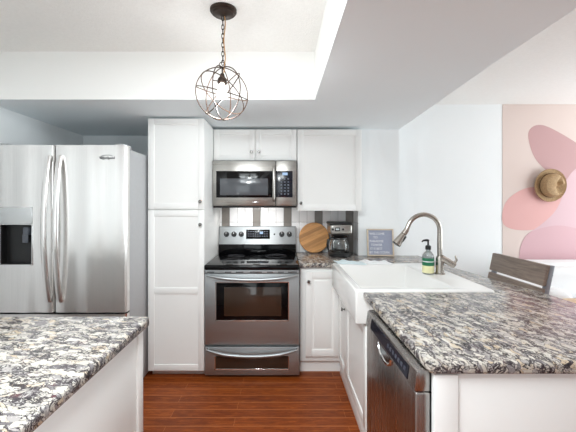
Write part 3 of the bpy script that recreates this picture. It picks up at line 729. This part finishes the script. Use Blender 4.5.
lb = thing('letter_board', 'small framed grey letter board with white text leaning on the wall', 'letter board', (0.945, 3.17, 0.914))
LW, LH, lt = 0.245, 0.252, math.radians(7)
Ml = Matrix.Translation((0.925, 3.135, 0.9165)) @ Matrix.Rotation(math.radians(-2), 4, 'Z') @ Matrix.Rotation(-lt, 4, 'X')
MB().box(-LW / 2 + .008, LW / 2 - .008, -0.004, 0.008, 0.01, LH - .01, 0, 1, 0, Ml).build('felt_panel', felt, lb)
b = MB(); fw = 0.013
b.box(-LW / 2, -LW / 2 + fw, -0.010, 0.012, 0, LH, 0.002, 2, 0, Ml); b.box(LW / 2 - fw, LW / 2, -0.010, 0.012, 0, LH, 0.002, 2, 0, Ml)
b.box(-LW / 2, LW / 2, -0.0098, 0.0118, 0, fw, 0.002, 2, 0, Ml); b.box(-LW / 2, LW / 2, -0.0098, 0.0118, LH - fw, LH, 0.002, 2, 0, Ml)
b.build('frame', frame_wood, lb)
for i, (tx, off) in enumerate((('WELCOME', -0.100), ('TO', -0.066), ('PARADISE', -0.100), ('TOWER', -0.088), ('IT IS BEST', -0.094), ('BY THE OCEAN', -0.103))):
    Mx = Ml @ Matrix.Translation((off, -0.0045, LH - 0.055 - 0.0345 * i)) @ Matrix.Rotation(PI / 2, 4, 'X') @ Matrix.Diagonal((1.0 if i < 4 else 0.9, 1, 1, 1))
    text_mesh(tx, 0.029, Mx, 0.001, letter_white, 'lettering', lb)

# ------------------------------------------------------------------ pendant lamp
pl_x, pl_y = -0.305, 1.79
pd = thing('pendant_lamp', 'round wire orb pendant lamp hanging from the tray ceiling', 'pendant lamp', (pl_x, pl_y, UZ))
M = Matrix.Translation((pl_x, pl_y, UZ)) @ Matrix.Diagonal((1, 1, -1, 1))
MB().lathe([(0, 0), (0.070, 0), (0.070, 0.010), (0.064, 0.018), (0.058, 0.018), (0.054, 0.026), (0.02, 0.030), (0.014, 0.034), (0, 0.035)], 40, 0, M).build('canopy', bronze, pd)
OC = Vector((pl_x - 0.006, pl_y, 1.4 + (204 - 93.5) * 1.79 / 338)); OR = 0.138
zt = OC.z + OR
b = MB(); zc_ = UZ - 0.032; k = 0
while zc_ - 0.024 > zt + 0.008:
    ax = (1, 0, 0) if k % 2 == 0 else (0, 1, 0)
    b.tube([(pl_x - 0.003 + ax[0] * 0.0065 * math.cos(q * PI / 6), pl_y + ax[1] * 0.0065 * math.cos(q * PI / 6), zc_ - 0.013 + 0.0155 * math.sin(q * PI / 6)) for q in range(12)], 0.0021, 6, True)
    zc_ -= 0.0235; k += 1
b.build('chain', bronze, pd)
b = MB(); b.tube([(pl_x + 0.006 + 0.004 * math.sin(q * 0.9), pl_y, UZ - 0.03 - (UZ - 0.03 - zt + 0.03) * q / 12) for q in range(13)], 0.003, 8); b.build('cord', cord_gold, pd)
b = MB(); b.tube([(OC.x + 0.016 * math.cos(q * PI / 10), OC.y, zt + 0.014 + 0.014 * math.sin(q * PI / 10)) for q in range(20)], 0.0024, 8, True)
b.build('loop', bronze, pd)
def ring_part(M3, r=OR, rad=0.0029):
    b = MB(); b.tube([OC + M3 @ Vector((r * math.cos(2 * PI * q / 64), r * math.sin(2 * PI * q / 64), 0)) for q in range(64)], rad, 8, True)
    b.build('cage_ring', cage_metal, pd)
for az in (0.35, 0.35 + PI / 3, 0.35 + 2 * PI / 3):
    ring_part(Matrix.Rotation(az, 3, 'Z') @ Matrix.Rotation(PI / 2, 3, 'X'))
ring_part(Matrix.Rotation(0.25, 3, 'Y') @ Matrix.Rotation(0.18, 3, 'X'))
ring_part(Matrix.Rotation(0.62, 3, 'Y') @ Matrix.Rotation(-0.35, 3, 'X'), OR * 0.995)
ring_part(Matrix.Rotation(-0.9, 3, 'Y') @ Matrix.Rotation(0.45, 3, 'X'), OR * 0.99)
M = Matrix.Translation((OC.x, OC.y, zt)) @ Matrix.Diagonal((1, 1, -1, 1))
sck = MB(); sck.lathe([(0, -0.004), (0.004, -0.004), (0.004, 0.03), (0.010, 0.034), (0.014, 0.05), (0.024, 0.062), (0.026, 0.082), (0.02, 0.086), (0, 0.086)], 24, 0, M)
sck = sck.build('socket', bronze, pd)
MB().cyl((OC.x - 0.02, OC.y, zt - 0.072), (OC.x - 0.05, OC.y - 0.005, zt - 0.070), 0.003, 8).build('switch_key', bronze, sck)
MB().lathe([(0.012, 0.084), (0.014, 0.096), (0.026, 0.116), (0.031, 0.136), (0.026, 0.156), (0.012, 0.166), (0, 0.168)], 24, 0, M).build('bulb', bulb_m, pd)
pt = bpy.data.lights.new('pendant_bulb_light', 'POINT'); pt.energy = 6.5; pt.color = (0.94, 0.985, 1.0); pt.shadow_soft_size = 0.05
po = bpy.data.objects.new('pendant_bulb_light', pt); COL.objects.link(po); po.location = (OC.x, OC.y, zt - 0.20)

# ------------------------------------------------------------------ living room: mural, hat, stool, sofa, table
WY = BW - 0.001
mX = lambda x: (x - 281) / (338 / BW)
mZ = lambda y: 1.4 + (204 - y) / (338 / BW)
mu = thing('mural', 'blush pink wall mural with large overlapping rounded petal shapes', 'mural', (3.3, WY, 0))
B(mX(502.3), 4.599, WY - 0.003, WY, 0.101, UZ - 0.001).build('panel', mural_base, mu)
def smooth_poly(pts, n=6):
    out = []; N = len(pts)
    for i in range(N):
        p0, p1, p2, p3 = (Vector(pts[(i + k - 1) % N]) for k in range(4))
        for k in range(n):
            t_ = k / n
            out.append(0.5 * ((2 * p1) + (-p0 + p2) * t_ + (2 * p0 - 5 * p1 + 4 * p2 - p3) * t_ * t_ + (-p0 + 3 * p1 - 3 * p2 + p3) * t_ ** 3))
    return out
def petal(pts, layer, m):
    q = smooth_poly([(mX(a), mZ(c)) for a, c in pts])
    y = WY - 0.003 - 0.0006 * layer
    b = MB(); b.prism([(p.x, p.y) for p in q], 0, 0.0007 * 1, 0, 1, 0, Matrix(((1, 0, 0, 0), (0, 0, -1, y + 0.0001), (0, 1, 0, 0), (0, 0, 0, 1))))
    b.build('painted_shape', m, mu, smooth=False)
petal([(528, 138), (530, 129), (538, 125), (550, 128), (576, 143), (610, 168), (640, 200), (610, 215), (575, 190), (548, 172), (534, 157)], 1, mural_mauve)
petal([(502.6, 210), (508, 199), (521, 190), (536, 187), (560, 189), (590, 196), (610, 215), (600, 235), (560, 226), (530, 230), (512, 229), (502.6, 223)], 2, mural_coral)
petal([(519, 262), (520, 247), (526, 235), (540, 225), (554, 212), (562, 196), (566, 180), (580, 166), (612, 158), (650, 190), (660, 240), (640, 275), (590, 285), (540, 282), (522, 275)], 3, mural_lilac)
petal([(519.2, 262), (520.2, 247), (526.5, 235), (541, 228), (565, 226), (600, 238), (622, 262), (600, 283), (560, 284), (532, 280), (522, 273)], 4, mural_rose)

ht = thing('straw_hat', 'tan straw fedora hat hanging on the pink mural', 'hat', (mX(550), WY, mZ(185.5)))
HC = Vector((mX(550) - 0.030, WY - 0.030, mZ(185.5)))
def hat_surface():
    b = MB(); bm = b.bm; n = 48
    Rm = Matrix.Rotation(math.radians(2), 3, 'Z') @ Matrix.Rotation(math.radians(3), 3, 'X')
    prof = [(0.168, 0.012), (0.165, 0.020), (0.152, 0.012), (0.135, 0.004), (0.124, 0.004), (0.119, 0.012), (0.117, 0.040), (0.112, 0.064), (0.100, 0.080), (0.075, 0.088), (0.040, 0.091), (0.012, 0.091)]
    def P(r, h, k):
        a = 2 * PI * k / n; ex = 0.96 if r < 0.126 else 1.0
        x, y = r * math.cos(a) * ex, r * math.sin(a)
        if h > 0.06:    # teardrop crown crease off to the right, plus pinch
            u, v = (x - 0.034) / 0.046, (y + 0.004) / 0.078
            wdt = max(0.15, 1 - 0.6 * max(0, v))
            dd_ = (u / wdt) ** 2 + v * v
            h = h - 0.040 * max(0, 1 - dd_) ** 0.7
        return HC + Rm @ Vector((x, -h, y))
    rings = [[bm.verts.new(P(r, h, k)) for k in range(n)] for r, h in prof]
    cv = bm.verts.new(P(0, 0.091, 0))
    for a, c in zip(rings, rings[1:]):
        for k in range(n): bm.faces.new((a[k], a[(k + 1) % n], c[(k + 1) % n], c[k]))
    for k in range(n): bm.faces.new((rings[-1][k], rings[-1][(k + 1) % n], cv))
    # underside
    und = [[bm.verts.new(P(r, h - 0.005, k)) for k in range(n)] for r, h in prof[1:8]]
    for a, c in zip([rings[0]] + und, und):
        for k in range(n): bm.faces.new((a[k], c[k], c[(k + 1) % n], a[(k + 1) % n]))
    bmesh.ops.recalc_face_normals(bm, faces=bm.faces)
    return b, Rm
b, Rm = hat_surface(); b.build('hat_body', straw, ht)
b = MB(); b.tube([HC + Rm @ Vector((0.1205 * 0.965 * math.cos(q * PI / 20), -0.016, 0.1205 * math.sin(q * PI / 20))) for q in range(40)], 0.005, 8, True)
b.build('hat_band', straw_dark, ht)
MB().cyl((HC.x, WY - 0.0062, HC.z + 0.02), (HC.x, HC.y - 0.012, HC.z + 0.02), 0.008, 10).build('wall_peg', painted_steel, ht)

stl = thing('counter_stool', 'counter stool with slatted dark wood back and grey metal frame at the bar', 'stool', (1.45, 2.36, 0))
SY0, SY1 = 2.115, 2.66
def lean_x(z): return 1.676 - 0.21 * (1.015 - z)
def slat(z0, z1):
    b = MB(); pr = [(lean_x(z0) - 0.011, z0), (lean_x(z0) + 0.011, z0), (lean_x(z1) + 0.011, z1), (lean_x(z1) - 0.011, z1)]
    return b.prism(pr, SY0, SY1, 0.003, 2, 0, Matrix(((1, 0, 0, 0), (0, 0, 1, 0), (0, 1, 0, 0), (0, 0, 0, 1))))
slat(0.886, 1.015).build('back_slat', stool_wood, stl); slat(0.742, 0.866).build('back_slat', stool_wood, stl)
for py in (SY0 - 0.004, SY1 - 0.03):
    b = MB(); zb_ = 0.60; z1 = 1.012
    b.prism([(lean_x(zb_) + 0.011, zb_), (lean_x(zb_) + 0.036, zb_), (lean_x(z1) + 0.036, z1), (lean_x(z1) + 0.011, z1)], py, py + 0.034, 0.002, 2, 0, Matrix(((1, 0, 0, 0), (0, 0, 1, 0), (0, 1, 0, 0), (0, 0, 0, 1))))
    p = b.build('post', painted_steel, stl)
    for zb2 in (0.95, 0.80): MB().cyl((lean_x(zb2) + 0.034, py + 0.017, zb2), (lean_x(zb2) + 0.046, py + 0.017, zb2), 0.007, 10).build('bolt', black_plastic, p)
B(1.245, 1.62, SY0 + 0.01, SY1 - 0.01, 0.60, 0.632, 0.006).build('seat', stool_wood, stl)
for lx, lyy, ox, oy in ((1.275, SY0 + .03, -.03, -.02), (1.275, SY1 - .03, -.03, .02), (1.60, SY0 + .03, .04, -.02), (1.60, SY1 - .03, .04, .02)):
    b = MB(); b.tube([(lx + ox, lyy + oy, 0.0), (lx, lyy, 0.602)], 0.015, 10); b.build('leg', painted_steel, stl)
b = MB(); b.tube([(1.255, SY0 + .016, 0.2), (1.255, SY1 - .016, 0.2), (1.628, SY1 - .016, 0.2), (1.628, SY0 + .016, 0.2)], 0.010, 10, True); b.build('footrest', painted_steel, stl)

sf = thing('sofa', 'white slipcovered sofa against the pink mural wall', 'sofa', (3.1, 3.0, 0))
b = MB(); b.box(2.08, 4.15, 2.62, 3.40, 0.08, 0.42, 0.03, 3); b.build('frame', sofa_white, sf)
b = MB(); b.box(2.34, 4.12, 3.12, 3.42, 0.30, 0.85, 0.07, 5); b.build('backrest', sofa_white, sf)
for a in (2.06, 3.98):
    b = MB(); b.box(a, a + 0.24, 2.62, 3.42, 0.10, 0.72, 0.07, 5); b.build('arm', sofa_white, sf)
for a in (2.31, 3.145):
    b = MB(); b.box(a, a + 0.825, 2.60, 3.14, 0.42, 0.56, 0.05, 4); b.build('seat_cushion', sofa_white, sf)
    b = MB(); b.box(a + 0.02, a + 0.80, 2.98, 3.16, 0.55, 0.83, 0.07, 4, 0, Matrix.Rotation(0.0, 4, 'X')); b.build('back_cushion', sofa_white, sf)
for a, c in ((2.12, 2.68), (4.06, 2.68), (2.12, 3.34), (4.06, 3.34)):
    b = MB(); b.cyl((a, c, 0), (a, c, 0.10), 0.02, 12); b.build('foot', light_wood, sf)

tb = thing('side_table', 'round light wooden side table in front of the white sofa', 'table', (2.25, 2.3, 0))
tx, ty = 2.20, 2.27
M = Matrix.Translation((tx, ty, 0.66))
MB().lathe([(0, 0), (0.285, 0), (0.295, 0.006), (0.295, 0.02), (0.285, 0.028), (0, 0.028)], 48, 0, M).build('tabletop', light_wood, tb)
for k in range(3):
    a = 0.5 + 2 * PI * k / 3
    b = MB(); b.tube([(tx + 0.25 * math.cos(a), ty + 0.25 * math.sin(a), 0), (tx + 0.16 * math.cos(a), ty + 0.16 * math.sin(a), 0.662)], [0.013, 0.018], 12); b.build('leg', light_wood, tb)
